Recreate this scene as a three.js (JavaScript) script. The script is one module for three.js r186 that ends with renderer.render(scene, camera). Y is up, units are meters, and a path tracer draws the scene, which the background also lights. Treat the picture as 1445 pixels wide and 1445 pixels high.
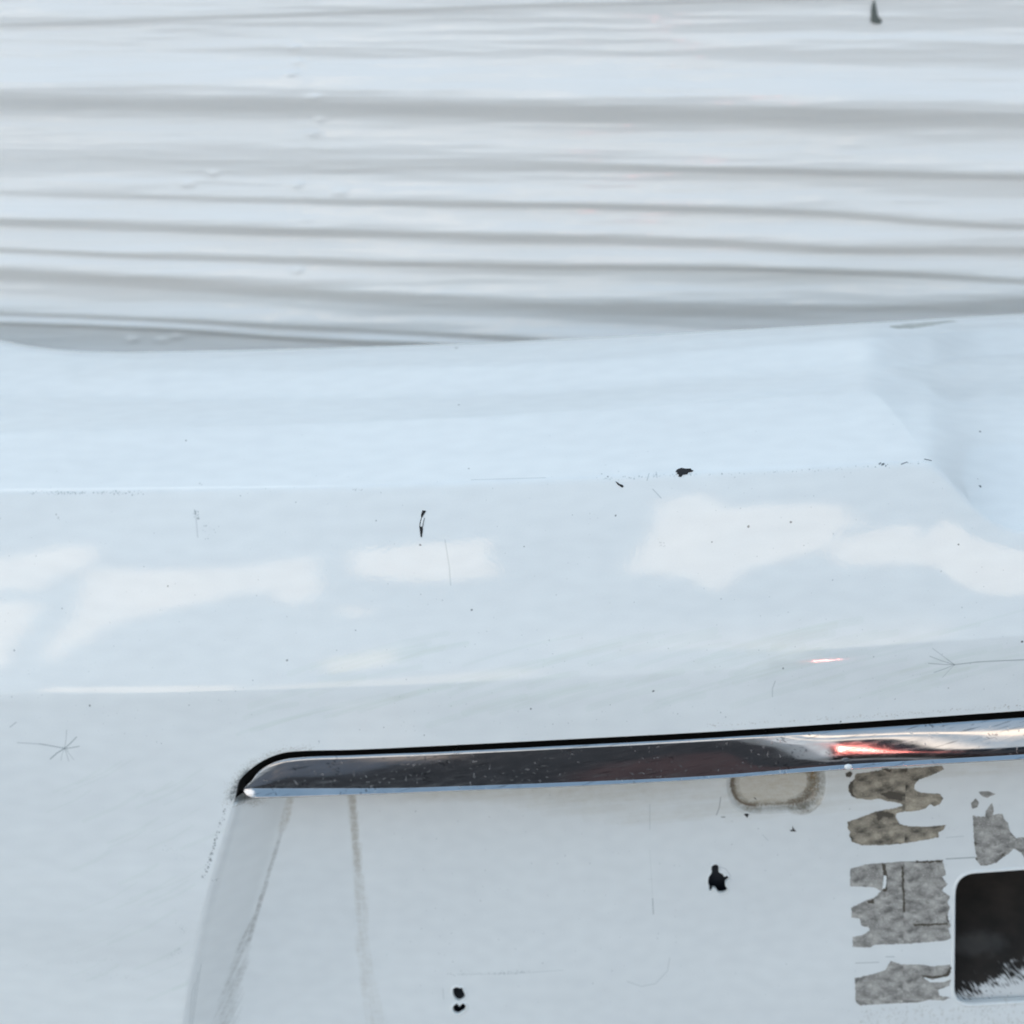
import * as THREE from 'three';
import { ImprovedNoise } from 'three/addons/math/ImprovedNoise.js';
import { mergeGeometries } from 'three/addons/utils/BufferGeometryUtils.js';
import { RoundedBoxGeometry } from 'three/addons/geometries/RoundedBoxGeometry.js';

// ------------------------------------------------------------------ camera, sun, exposure
const scene = new THREE.Scene();
const FOV = 30, PITCH = 22, ROLL = -2.0, DIST = 1.08;
const camera = new THREE.PerspectiveCamera(FOV, 1, 0.05, 400);
const rad = (d) => d * Math.PI / 180;
camera.position.set(0, DIST * Math.sin(rad(PITCH)), DIST * Math.cos(rad(PITCH)));
camera.lookAt(0, 0, 0);
camera.rotateZ(rad(ROLL));
camera.focus = 1.06;
camera.userData.fStop = 5.6;
camera.updateMatrixWorld(true);

const renderer = new THREE.WebGLRenderer({ antialias: true });
renderer.setSize(1024, 1024);
renderer.toneMapping = THREE.LinearToneMapping;
renderer.toneMappingExposure = 1.11;
renderer.shadowMap.enabled = true;
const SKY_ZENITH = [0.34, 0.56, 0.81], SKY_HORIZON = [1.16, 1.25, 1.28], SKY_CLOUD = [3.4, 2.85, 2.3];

const sun = new THREE.DirectionalLight(new THREE.Color(1, 0.95, 0.88), 0.5);
sun.position.set(-1.71, 2.46, -0.15);
sun.target.position.set(0, 0, 0);
sun.castShadow = true;
sun.shadow.radius = 80;
sun.shadow.mapSize.set(2048, 2048);
Object.assign(sun.shadow.camera, { left: -2, right: 2, top: 2, bottom: -2, near: 0.1, far: 8 });
scene.add(sun, sun.target);

// ------------------------------------------------------------------ helpers
const noise = new ImprovedNoise();
const n3 = (x, y, z) => noise.noise(x, y, z);
function fbm(x, y, z, oct = 4) { let s = 0, a = 0.5, f = 1; for (let i = 0; i < oct; i++) { s += a * n3(x * f + i * 7.3, y * f + i * 3.1, z + i * 1.7); a *= 0.5; f *= 2.03; } return s; }
let seedState = 12345;
const rnd = () => { seedState = (seedState + 0x6d2b79f5) | 0; let t = Math.imul(seedState ^ (seedState >>> 15), 1 | seedState); t = (t + Math.imul(t ^ (t >>> 7), 61 | t)) ^ t; return ((t ^ (t >>> 14)) >>> 0) / 4294967296; };
const clamp = (x, a, b) => Math.min(b, Math.max(a, x));
const lerp = (a, b, t) => a + (b - a) * t;
const sstep = (a, b, x) => { const t = clamp((x - a) / (b - a), 0, 1); return t * t * (3 - 2 * t); };
// smooth curve through measured points (monotone-x Hermite, straight beyond the ends)
function curve(pts) {
  const n = pts.length, m = [];
  for (let i = 0; i < n; i++) {
    const a = pts[Math.max(0, i - 1)], b = pts[Math.min(n - 1, i + 1)];
    m.push((b[1] - a[1]) / (b[0] - a[0]));
  }
  return (x) => {
    if (x <= pts[0][0]) return pts[0][1] + m[0] * (x - pts[0][0]);
    if (x >= pts[n - 1][0]) return pts[n - 1][1] + m[n - 1] * (x - pts[n - 1][0]);
    let i = 0; while (x > pts[i + 1][0]) i++;
    const h = pts[i + 1][0] - pts[i][0], t = (x - pts[i][0]) / h, t2 = t * t, t3 = t2 * t;
    return (2 * t3 - 3 * t2 + 1) * pts[i][1] + (t3 - 2 * t2 + t) * h * m[i] + (-2 * t3 + 3 * t2) * pts[i + 1][1] + (t3 - t2) * h * m[i + 1];
  };
}
// survey: the photograph was measured in its own pixels; a sight line through a measured point is cut with the surface it lies on
const PHOTO = 1445, TAN = Math.tan(rad(FOV / 2)), EYE = camera.position.clone();
const sight = (px, py) => new THREE.Vector3((px / PHOTO * 2 - 1) * TAN, (1 - py / PHOTO * 2) * TAN, -1).applyQuaternion(camera.quaternion);
const along = (px, py, t) => sight(px, py).multiplyScalar(t).add(EYE);
const onDepth = (px, py, z) => { const r = sight(px, py); return r.multiplyScalar((z - EYE.z) / r.z).add(EYE); };

function numberedName() { const used = new Map(); return (n) => { const k = used.get(n) ?? 0; used.set(n, k + 1); return k ? `${n}_${String(k).padStart(3, '0')}` : n; }; }
const numbered = numberedName();
function thing(name, label, category, pos = [0, 0, 0]) {
  const g = new THREE.Group(); g.name = numbered(name); g.position.set(...pos); g.userData = { label, category }; scene.add(g); return g;
}
function part(name, geometry, material, parent, label) {
  const m = new THREE.Mesh(geometry, material); m.name = numbered(name); m.castShadow = m.receiveShadow = true;
  // geometry is written in world metres: bring it into its thing's own frame
  const at = new THREE.Vector3(); for (let p = parent; p && p !== scene; p = p.parent) at.add(p.position);
  if (!geometry.userData.local) geometry.translate(-at.x, -at.y, -at.z);
  if (label) m.userData.label = label;
  parent.add(m); return m;
}
function gridGeometry(rows, uvOf) {   // rows[j][i] = Vector3
  const nj = rows.length, ni = rows[0].length, pos = new Float32Array(ni * nj * 3), uv = new Float32Array(ni * nj * 2), idx = [];
  for (let j = 0; j < nj; j++) for (let i = 0; i < ni; i++) {
    const p = rows[j][i], k = j * ni + i; p.toArray(pos, k * 3);
    const q = uvOf ? uvOf(p, i, j) : [p.x, p.y]; uv[k * 2] = q[0]; uv[k * 2 + 1] = q[1];
    if (i < ni - 1 && j < nj - 1) idx.push(k, k + ni, k + 1, k + 1, k + ni, k + ni + 1);
  }
  const g = new THREE.BufferGeometry();
  g.setAttribute('position', new THREE.BufferAttribute(pos, 3)); g.setAttribute('uv', new THREE.BufferAttribute(uv, 2)); g.setIndex(idx);
  g.computeVertexNormals(); return g;
}

// ------------------------------------------------------------------ boot lid: the pressed outer skin, surveyed
// creases, as measured
const farEdge = curve([[-700, 440], [-120, 461], [0, 480], [50, 489], [120, 495], [300, 494.5], [500, 489], [720, 481.5], [1000, 467], [1300, 450], [1445, 442], [2300, 405]]);
const ridgeTop = curve([[-700, 540], [60, 540], [117, 538], [180, 525], [350, 524], [720, 516], [1073, 490], [1445, 466], [2300, 425]]);
const ridgeLow = curve([[-700, 570], [117, 561], [350, 561], [720, 553], [1073, 526], [1445, 500], [2300, 460]]);
const stripTop = curve([[-700, 620], [0, 612], [350, 602], [720, 589], [973, 571], [1190, 557], [1238, 560], [1313, 645], [1388, 722], [1445, 744], [1700, 760], [2300, 740]]);
const stripLow = curve([[-700, 694], [0, 692], [100, 691], [300, 689], [500, 686], [720, 679], [960, 668], [1200, 657], [1285, 653], [1320, 660], [1388, 727], [1445, 750], [1700, 767], [2300, 747]]);
const waist = curve([[-700, 985], [0, 979], [250, 975], [500, 966], [800, 950], [1185, 930], [1445, 911], [2300, 860]]);
const shoulderMid = curve([[1100, 520], [1238, 545], [1330, 595], [1445, 600], [2300, 580]]);
// tilt of the skin from level, in degrees, walking down a column of the survey
function tilt(px, y) {
  const E = farEdge(px), a = ridgeTop(px), b = ridgeLow(px), c = stripTop(px), d = stripLow(px), w = waist(px);
  const left = 1 - sstep(70, 200, px), right = sstep(1150, 1420, px);
  let f = lerp(3, 15, left);
  f = lerp(f, lerp(21, 15, left), sstep(a - 6, a + 6, y));
  f = lerp(f, 4, sstep(b - 8, b + 8, y));
  if (right > 0) { const m = shoulderMid(px); f = lerp(f, lerp(f, 30, right), sstep(m - 45, m + 45, y)); }
  f = lerp(f, 23, sstep(c - 5, c + 5, y));
  const s = clamp((y - d) / (w - d), 0, 1);
  f = lerp(f, lerp(64, 71, s), sstep(d - 4, d + 7, y));
  const soft = lerp(7, 34, sstep(150, 900, px));
  f = lerp(f, 80 + 6 * clamp((y - w) / 400, 0, 1), sstep(w - soft, w + soft, y));
  // the rolled far edge
  f = lerp(-8, f, sstep(E - 4, E + 16, y));
  return f;
}
const CX0 = -700, CXS = 6, NCX = 501, CY0 = 400, CYS = 1.5, NCY = 1001;
const depthT = new Float64Array(NCX * NCY), lenT = new Float64Array(NCX * NCY);
const bow = (px) => { const X = (px - 722) * 0.0004 - 0.3; return 0.085 - X * X / 7 - 0.072; };
for (let i = 0; i < NCX; i++) {
  const px = CX0 + i * CXS, w = waist(px), jw = Math.floor((w - CY0) / CYS), p0 = onDepth(px, w, bow(px));
  for (const dir of [-1, 1]) {
    let P = p0.clone(), L = 0, from = w;
    for (let j = dir < 0 ? jw : jw + 1; j >= 0 && j < NCY; j += dir) {
      const y = CY0 + j * CYS, r = sight(px, y), T = Math.tan(rad(tilt(px, (y + from) / 2)));
      const t = (P.y - EYE.y - T * (EYE.z - P.z)) / (r.y + T * r.z);
      const Q = r.multiplyScalar(t).add(EYE); L += -dir * Q.distanceTo(P); P = Q; from = y;
      depthT[i * NCY + j] = t; lenT[i * NCY + j] = L;
    }
  }
}
function table(tab, px, py) {
  const x = clamp((px - CX0) / CXS, 0, NCX - 1.001), y = clamp((py - CY0) / CYS, 0, NCY - 1.001), i = Math.floor(x), j = Math.floor(y), u = x - i, v = y - j;
  const a = i * NCY + j, b = a + NCY;
  return (tab[a] * (1 - v) + tab[a + 1] * v) * (1 - u) + (tab[b] * (1 - v) + tab[b + 1] * v) * u;
}
const skinT = (px, py) => table(depthT, px, py);
const skin = (px, py) => along(px, py, skinT(px, py));
function skinNormal(px, py) {
  const a = skin(px - 4, py), b = skin(px + 4, py), c = skin(px, py - 4), d = skin(px, py + 4);
  return b.sub(a).cross(c.sub(d)).normalize();
}
// skin texture: metres along the lid and along the profile
const TEX = { x0: -0.42, x1: 0.42, l0: -0.30, l1: 0.33 };
const skinUV = (px, py) => { const p = skin(px, py); return [(p.x - TEX.x0) / (TEX.x1 - TEX.x0), (table(lenT, px, py) - TEX.l0) / (TEX.l1 - TEX.l0)]; };

// recess outline and the trim's edges, as measured
const gapTop = curve([[336, 1103], [346, 1092], [362, 1079], [378, 1070], [394, 1064], [410, 1061], [441, 1059.3], [489, 1058.4], [560, 1055.5], [800, 1043.5], [1000, 1033], [1200, 1020], [1445, 1003], [2300, 945]]);
const trimTop = curve([[344, 1112.5], [349, 1106.5], [354, 1101], [362, 1090.5], [378, 1079], [394, 1073], [410, 1069.8], [441, 1067.2], [489, 1065.6], [560, 1062.8], [600, 1061.5], [800, 1051.5], [1000, 1041], [1200, 1028], [1445, 1011.5], [2300, 952]]);
const trimLip = curve([[344, 1113.6], [354, 1112.6], [441, 1112.4], [560, 1112], [600, 1111], [800, 1104], [1000, 1094.8], [1200, 1078.5], [1445, 1064.5], [2300, 1010]]);
const trimLow = curve([[344, 1117], [348, 1122.5], [356, 1125.8], [380, 1126], [441, 1124], [560, 1119.8], [600, 1118], [800, 1110], [1000, 1099.5], [1200, 1085.5], [1445, 1071.5], [2300, 1018]]);
const recessEdge = curve([[1100, 336], [1125, 331], [1150, 325], [1200, 310], [1260, 293], [1330, 277], [1445, 257], [1900, 190]]);       // px of y
const fold1 = curve([[1070, 420], [1128, 407], [1180, 392], [1240, 374], [1300, 356], [1360, 340], [1445, 322], [1900, 240]]);
const fold2 = curve([[1070, 494], [1128, 497], [1200, 503], [1300, 510], [1380, 516], [1445, 526], [1900, 590]]);

// ---- outer skin mesh: upper rows, then ribs down to the recess outline and the trim gap
const columns = []; for (let px = -640; px < -40; px += 30) columns.push(px); for (let px = -40; px <= 1490; px += 5) columns.push(px); for (let px = 1520; px <= 2240; px += 30) columns.push(px);
const outline = []; for (let y = 1880; y > 1104; y -= 4) outline.push([recessEdge(y), y]); for (let px = 336; px < 441; px += 1.5) outline.push([px, gapTop(px)]); outline.push([441, gapTop(441)]);
const outLen = [0]; for (let i = 1; i < outline.length; i++) outLen.push(outLen[i - 1] + Math.hypot(outline[i][0] - outline[i - 1][0], outline[i][1] - outline[i - 1][1]));
const outAt = (s) => { let i = 1; while (i < outLen.length - 1 && outLen[i] < s) i++; const t = (s - outLen[i - 1]) / (outLen[i] - outLen[i - 1]); return [lerp(outline[i - 1][0], outline[i][0], t), lerp(outline[i - 1][1], outline[i][1], t)]; };
const sEnd = outLen[outLen.length - 1], sMid = outLen[outline.findIndex((p) => p[1] < 1300)];
const outlineOf = (px) => px >= 441 ? [px, gapTop(px)] : outAt(px < 60 ? lerp(0, sMid, (px + 640) / 700) : lerp(sMid, sEnd, (px - 60) / 381));
const lidOrigin = [0, -0.45, -0.05];
const lid = thing('boot_lid', 'white painted car boot lid with chrome strip, in front of the plastic film', 'boot lid', lidOrigin);
{
  const rows = [], uvs = [];
  const bands = [[farEdge, ridgeTop, 16], [ridgeTop, ridgeLow, 16], [ridgeLow, stripTop, 22], [stripTop, stripLow, 26], [stripLow, waist, 60]];
  const put = (f) => { const row = [], u = []; for (const px of columns) { const [x, y] = f(px); row.push(skin(x, y)); u.push(skinUV(x, y)); } rows.push(row); uvs.push(u); };
  // turned-down far edge, hidden from here
  for (const [dy, dz] of [[-0.14, -0.016], [-0.05, -0.015], [-0.012, -0.012], [-0.004, -0.006]]) {
    const row = [], u = []; for (const px of columns) { const p = skin(px, farEdge(px) + 0.5); row.push(p.add(new THREE.Vector3(0, dy, dz))); u.push(skinUV(px, farEdge(px))); } rows.push(row); uvs.push(u);
  }
  for (const [a, b, n] of bands) for (let k = 0; k < n; k++) put((px) => [px, lerp(a(px), b(px), k / n)]);
  const N = 60; for (let k = 0; k <= N; k++) put((px) => { const o = outlineOf(px), t = k / N; return [lerp(px, o[0], t), lerp(waist(px), o[1], t)]; });
  // hemmed edge rolling in behind the gap
  for (const [k, out, back] of [[1, 0.35, 0.0006], [2, 0.7, 0.0016]]) {
    const row = [], u = [];
    for (let i = 0; i < columns.length; i++) {
      const px = columns[i], o = outlineOf(px), p = skin(o[0], o[1]), gap = sstep(1125, 1085, o[1]);
      row.push(p.add(new THREE.Vector3(0.0008 * out * (1 - sstep(360, 441, o[0])), -0.0003 * out * gap, -back * gap - (1 - gap) * 0.0003 * k))); u.push(skinUV(o[0], o[1]));
    }
    rows.push(row); uvs.push(u);
  }
  const g = gridGeometry(rows, (p, i, j) => uvs[j][i]);
  lid.userData.skinGeometry = g;
}
const skinGeometry = lid.userData.skinGeometry; delete lid.userData.skinGeometry;

// ------------------------------------------------------------------ number plate recess
const P0 = skin(900, 1040), PZ = P0.z - 0.042, SLX = 0.06, SLY = -0.16;
const planeT = (px, py, back = 0) => { const r = sight(px, py); // z = PZ + SLX (x - P0.x) + SLY (y - P0.y)
  return (PZ - back + SLX * (EYE.x - P0.x) + SLY * (EYE.y - P0.y) - EYE.z) / (r.z - SLX * r.x - SLY * r.y); };
const onPanel = (px, py, back = 0) => along(px, py, planeT(px, py, back));
const PN = new THREE.Vector3(-SLX, -SLY, 1).normalize();
const RTEX = { x0: -0.22, x1: 0.36, y0: -0.42, y1: -0.08 };
const rUV = (p) => [(p.x - RTEX.x0) / (RTEX.x1 - RTEX.x0), (p.y - RTEX.y0) / (RTEX.y1 - RTEX.y0)];
function wallShare(px, y) {
  const e = recessEdge(y), a = fold1(y), b = fold2(y), raw = (x) => x < e ? 0 : x < a ? 0.84 * (x - e) / (a - e) : x < b ? 0.84 + 0.16 * (x - a) / (b - a) : 1;
  let s = 0; for (let k = -4; k <= 4; k++) s += raw(px + k * 1.8) / 9;
  return Math.max(s * sstep(e - 2, e + 12, px), 0.5 * sstep(1134, 1120, y));
}
const recessPoint = (px, y) => along(px, y, lerp(skinT(px, y), planeT(px, y), wallShare(px, y)));
const SEAM = 16, behindTip = curve([[1078, 400], [1100, 372], [1115, 350], [1124, 334], [1130, 329], [1140, 300]]);
const wallRows = [];
for (let y = 1078; y <= 1880; y += (y < 1460 ? 6 : 40)) {
  const row = [], e = Math.max(recessEdge(y), behindTip(y)), b = fold2(y) + SEAM; for (let k = 0; k <= 56; k++) row.push(recessPoint(lerp(e, b, k / 56), y)); wallRows.push(row);
}
const wallGeometry = gridGeometry(wallRows, rUV);

// flat back panel: a shape in the panel's own axes (metres), with its real openings
const PU = new THREE.Vector3(1, 0, SLX).normalize(), PV = PN.clone().cross(PU).normalize(), PO = onPanel(900, 1250);
const panelXY = (px, py) => { const d = onPanel(px, py).sub(PO); return new THREE.Vector2(d.dot(PU), d.dot(PV)); };
const toShape = (pts) => new THREE.Shape(pts.map(([x, y]) => panelXY(x, y)));
function smoothPts(pts, n = 4) { const c = new THREE.CatmullRomCurve3(pts.map(([x, y]) => new THREE.Vector3(x, y, 0)), true, 'centripetal'); return c.getPoints(pts.length * n).slice(0, -1).map((p) => [p.x, p.y]); }
const scaled = (pts, x, y, s) => pts.map(([a, b]) => [x + a * s, y + b * s]);
const holeUpper = smoothPts(scaled([[565, 370], [600, 340], [650, 328], [690, 345], [755, 345], [785, 420], [815, 480], [800, 550], [740, 598], [675, 610], [610, 570], [570, 490]], 600, 1370, 0.0692));
const holeLower = scaled([[555, 740], [600, 690], [640, 660], [685, 690], [700, 722], [750, 662], [790, 660], [835, 710], [820, 780], [790, 820], [750, 840], [700, 872], [650, 880], [590, 850], [565, 800]], 600, 1370, 0.0692);
const keyHole = smoothPts(scaled([[525, 550], [540, 500], [590, 475], [640, 490], [660, 550], [655, 600], [720, 640], [755, 690], [790, 668], [832, 715], [800, 750], [772, 775], [772, 840], [805, 905], [780, 940], [700, 965], [640, 950], [595, 890], [550, 880], [532, 928], [480, 905], [490, 865], [470, 800], [480, 700], [530, 620]], 960, 1180, 1 / 12.04), 3);
function roundedQuad(c, r, n = 9) { // corners clockwise from top left
  const out = [];
  for (let i = 0; i < 4; i++) {
    const p = c[i], a = c[(i + 3) % 4], b = c[(i + 1) % 4], la = Math.hypot(a[0] - p[0], a[1] - p[1]), lb = Math.hypot(b[0] - p[0], b[1] - p[1]), k = r[i];
    const A = [lerp(p[0], a[0], k / la), lerp(p[1], a[1], k / la)], B = [lerp(p[0], b[0], k / lb), lerp(p[1], b[1], k / lb)];
    for (let j = 0; j <= n; j++) { const t = j / n, q = 1 - t; out.push([q * q * A[0] + 2 * q * t * p[0] + t * t * B[0], q * q * A[1] + 2 * q * t * p[1] + t * t * B[1]]); }
  }
  return out;
}
const latchHole = roundedQuad([[1348, 1234], [1640, 1213], [1640, 1402], [1346, 1418]], [29, 29, 29, 25]);
const dimpleOuter = roundedQuad([[1022, 1076], [1169, 1068], [1170, 1143], [1028, 1151]], [32, 30, 42, 38]);
const dimpleInner = roundedQuad([[1032, 1086], [1148, 1078], [1149, 1136], [1037, 1141]], [24, 22, 33, 29]);
const panelRim = []; for (let y = 1080; y <= 1880; y += 10) panelRim.push([fold2(y) + SEAM, y]); panelRim.push([2240, 1880], [2240, 1000]);
for (let px = 2200; px > fold2(1080) + SEAM; px -= 60) panelRim.push([px, Math.min(trimLow(px) - 40, 1080)]);
const panelShape = toShape(panelRim);
panelShape.holes = [holeUpper, holeLower, keyHole, latchHole, dimpleOuter].map((h) => new THREE.Path(h.map(([x, y]) => panelXY(x, y))));
const placePanel = new THREE.Matrix4().makeBasis(PU, PV, PN).setPosition(PO);
function fromPanel(g) { g.applyMatrix4(placePanel); const p = g.attributes.position, uv = new Float32Array(p.count * 2); for (let i = 0; i < p.count; i++) { const q = rUV({ x: p.getX(i), y: p.getY(i) }); uv[2 * i] = q[0]; uv[2 * i + 1] = q[1]; } g.setAttribute('uv', new THREE.BufferAttribute(uv, 2)); return g; }
const panelGeometry = fromPanel(new THREE.ExtrudeGeometry(panelShape, { depth: 0.0009, bevelEnabled: false, curveSegments: 4 }).translate(0, 0, -0.0009));

// ------------------------------------------------------------------ paint textures (colour of the matter only)
function canvas(w, h) { const c = document.createElement('canvas'); c.width = w; c.height = h; return c; }
const srgb = (v) => Math.round(255 * (v <= 0.0031308 ? 12.92 * v : 1.055 * v ** (1 / 2.4) - 0.055));
const PAINT = [0.775, 0.81, 0.815], css = (c, a = 1) => `rgba(${c.map(srgb).join(',')},${a})`;
function colourMap(c) { const t = new THREE.CanvasTexture(c); t.colorSpace = THREE.SRGBColorSpace; t.anisotropy = 8; t.magFilter = THREE.LinearFilter; return t; }
const skinCanvas = canvas(2048, 1536);
const sctx = skinCanvas.getContext('2d');
const sXY = (px, py) => { const [u, v] = skinUV(px, py); return [u * 2048, (1 - v) * 1536]; };
const rCanvas = canvas(2048, 1024), rctx = rCanvas.getContext('2d');
const rXY = (px, py, wall) => { const p = wall ? recessPoint(px, py) : onPanel(px, py), [u, v] = rUV(p); return [u * 2048, (1 - v) * 1024]; };
function stroke(ctx, map, pts, colour, width) { ctx.strokeStyle = colour; ctx.lineWidth = width; ctx.lineCap = 'round'; ctx.lineJoin = 'round'; ctx.beginPath(); pts.forEach((p, i) => { const [x, y] = map(p[0], p[1]); i ? ctx.lineTo(x, y) : ctx.moveTo(x, y); }); ctx.stroke(); }
function fleck(ctx, x, y, r, colour) { ctx.fillStyle = colour; ctx.beginPath(); const n = 7, ph = rnd() * 6; for (let i = 0; i < n; i++) { const a = i / n * 6.283 + ph, q = r * (0.6 + rnd() * 0.7); i ? ctx.lineTo(x + q * Math.cos(a), y + q * Math.sin(a)) : ctx.moveTo(x + q * Math.cos(a), y + q * Math.sin(a)); } ctx.fill(); }
// grime: grains thrown about a line, dense near it
function grime(ctx, map, pts, spread, count, colour, alpha, size = [0.35, 0.95]) {
  for (let i = 0; i < count; i++) {
    const k = rnd() * (pts.length - 1), a = Math.floor(k), t = k - a, px = lerp(pts[a][0], pts[a + 1][0], t), py = lerp(pts[a][1], pts[a + 1][1], t);
    const g = () => (rnd() + rnd() + rnd() - 1.5) * spread;
    const [x, y] = map(px + g(), py + g() * 0.6);
    fleck(ctx, x, y, lerp(size[0], size[1], rnd() ** 2), css(colour, alpha * (0.3 + 0.7 * rnd())));
  }
}
function mottle(ctx, w, h, amount, sx, sy) { // faint unevenness of old paint, film of dust wiped about
  const im = ctx.getImageData(0, 0, w, h), d = im.data;
  for (let y = 0; y < h; y++) for (let x = 0; x < w; x++) {
    const m = amount * (fbm(x / sx, y / sy, 3.3, 3) + 0.5 * n3(x / (sx * 0.09), y / (sy * 0.12), 8.1) + 0.25 * n3(x / 2.7, y / 2.3, 1.1)), i = (y * w + x) * 4;
    d[i] = clamp(d[i] + m * 1.0, 0, 255); d[i + 1] = clamp(d[i + 1] + m, 0, 255); d[i + 2] = clamp(d[i + 2] + m * 0.95, 0, 255);
  }
  ctx.putImageData(im, 0, 0);
}
function dirtLayer(ctx, w, h, tint, most, grain, draw) {
  const c = canvas(w, h), x = c.getContext('2d'); x.fillStyle = '#000'; x.fillRect(0, 0, w, h); draw(x);
  const m = x.getImageData(0, 0, w, h).data, im = ctx.getImageData(0, 0, w, h), d = im.data, t = tint.map(srgb);
  for (let i = 0, p = 0; i < w * h; i++, p += 4) { if (!m[p]) continue; const u = i % w, v = i / w | 0, k = clamp(m[p] / 255 * (1 + grain * (0.9 * n3(u / 3.1, v / 2.3, 4) + 0.8 * n3(u / 17, v / 8, 2) + 0.5 * n3(u / 1.3, v / 1.3, 6))), 0, 1) * most; for (let q = 0; q < 3; q++) d[p + q] = lerp(d[p + q], t[q], k); }
  ctx.putImageData(im, 0, 0);
}
const white = (a) => `rgba(255,255,255,${a})`;
const GREY = [0.16, 0.19, 0.2], DIRT = [0.14, 0.115, 0.08], DARK = [0.03, 0.035, 0.04];
sctx.fillStyle = css(PAINT); sctx.fillRect(0, 0, 2048, 1536); mottle(sctx, 2048, 1536, 7, 420, 130);
rctx.fillStyle = css(PAINT); rctx.fillRect(0, 0, 2048, 1024); mottle(rctx, 2048, 1024, 7, 420, 170);
// road grit over the skin
for (let i = 0; i < 600; i++) { const px = rnd() * 1445, py = 500 + 550 * Math.sqrt(rnd()); const [x, y] = sXY(px, py); fleck(sctx, x, y, 0.45 + 0.6 * rnd() ** 3, css(GREY, 0.15 + 0.5 * rnd() ** 2)); }
for (let i = 0; i < 25; i++) { const px = rnd() * 1445, py = 520 + 520 * rnd(); const [x, y] = sXY(px, py); fleck(sctx, x, y, 0.8 + 0.8 * rnd() ** 2, css(DARK, 0.4 + 0.5 * rnd())); }
// faint long wipes in the dust on the lower panel
for (let i = 0; i < 70; i++) {
  const px = 330 + rnd() * 1000, py = 925 + rnd() * 95 - (px - 722) * 0.05, l = 60 + rnd() * 170, pts = []; for (let k = 0; k <= 6; k++) pts.push([px + l * k / 6, py - l * k / 6 * 0.26 - 4 * Math.sin(k / 6 * 3)]);
  stroke(sctx, sXY, pts, css([0.45, 0.46, 0.45], 0.05), 3 + 9 * rnd());
}
for (let i = 0; i < 30; i++) { const px = 60 + rnd() * 200, py = 1090 + rnd() * 330, l = 40 + rnd() * 60; stroke(sctx, sXY, [[px, py], [px + l * 0.6, py - l * 0.25], [px + l, py - l * 0.5]], css([0.45, 0.46, 0.45], 0.05), 2 + 5 * rnd()); }
// scuffs along the strip's edge
grime(sctx, sXY, [[40, 694], [110, 696], [200, 695]], 5, 160, GREY, 0.45, [0.5, 1.4]);
grime(sctx, sXY, [[840, 676], [930, 671], [1060, 668], [1180, 661], [1310, 652]], 4, 130, GREY, 0.45, [0.5, 1.3]);
grime(sctx, sXY, [[1240, 654], [1252, 656]], 4, 12, DARK, 0.8, [0.6, 1.8]); stroke(sctx, sXY, [[1272, 655], [1280, 652]], css(DARK, 0.7), 1.3); stroke(sctx, sXY, [[1305, 648], [1314, 650]], css(DARK, 0.8), 1.6);
grime(sctx, sXY, [[275, 722], [279, 732]], 5, 26, GREY, 0.6, [0.6, 1.6]); stroke(sctx, sXY, [[276, 722], [279, 758]], css(GREY, 0.18), 2); grime(sctx, sXY, [[290, 738], [297, 758]], 8, 22, GREY, 0.4);
grime(sctx, sXY, [[79, 727], [85, 733]], 3, 10, DARK, 0.6); grime(sctx, sXY, [[932, 762], [934, 772]], 4, 16, GREY, 0.6);
stroke(sctx, sXY, [[628, 762], [634, 800], [636, 826]], css(GREY, 0.22), 1.6);
stroke(sctx, sXY, [[921, 690], [933, 703]], css(GREY, 0.5), 1); stroke(sctx, sXY, [[913, 678], [916, 668]], css(GREY, 0.45), 1); stroke(sctx, sXY, [[926, 666], [927, 674]], css(GREY, 0.4), 1);
stroke(sctx, sXY, [[665, 677], [700, 676], [770, 674]], css(GREY, 0.3), 1.1);
grime(sctx, sXY, [[280, 682], [286, 684]], 2, 8, DARK, 0.6); grime(sctx, sXY, [[495, 690], [512, 691]], 3, 10, DARK, 0.45);
fleck(sctx, ...sXY(644, 491), 2.6, css(DARK, 0.8)); fleck(sctx, ...sXY(1383, 609), 2, css(DARK, 0.6)); fleck(sctx, ...sXY(1383, 686), 2.2, css(DARK, 0.7)); fleck(sctx, ...sXY(1056, 743), 2, css(DARK, 0.6)); fleck(sctx, ...sXY(593, 769), 1.6, css(DARK, 0.8)); fleck(sctx, ...sXY(405, 932), 1.8, css(DARK, 0.5));
// bare smear on the far edge
for (let i = 0; i < 260; i++) { const t = rnd(), px = lerp(1262, 1346, t), w = 6 * Math.sin(Math.PI * Math.min(1, t * 1.25 + 0.05)); const [x, y] = sXY(px, lerp(462, 453, t) + (rnd() - 0.5) * w); sctx.fillStyle = css([0.42, 0.44, 0.42], 0.22); sctx.beginPath(); sctx.ellipse(x, y, 9, 3.5, 0, 0, 7); sctx.fill(); }
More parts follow.
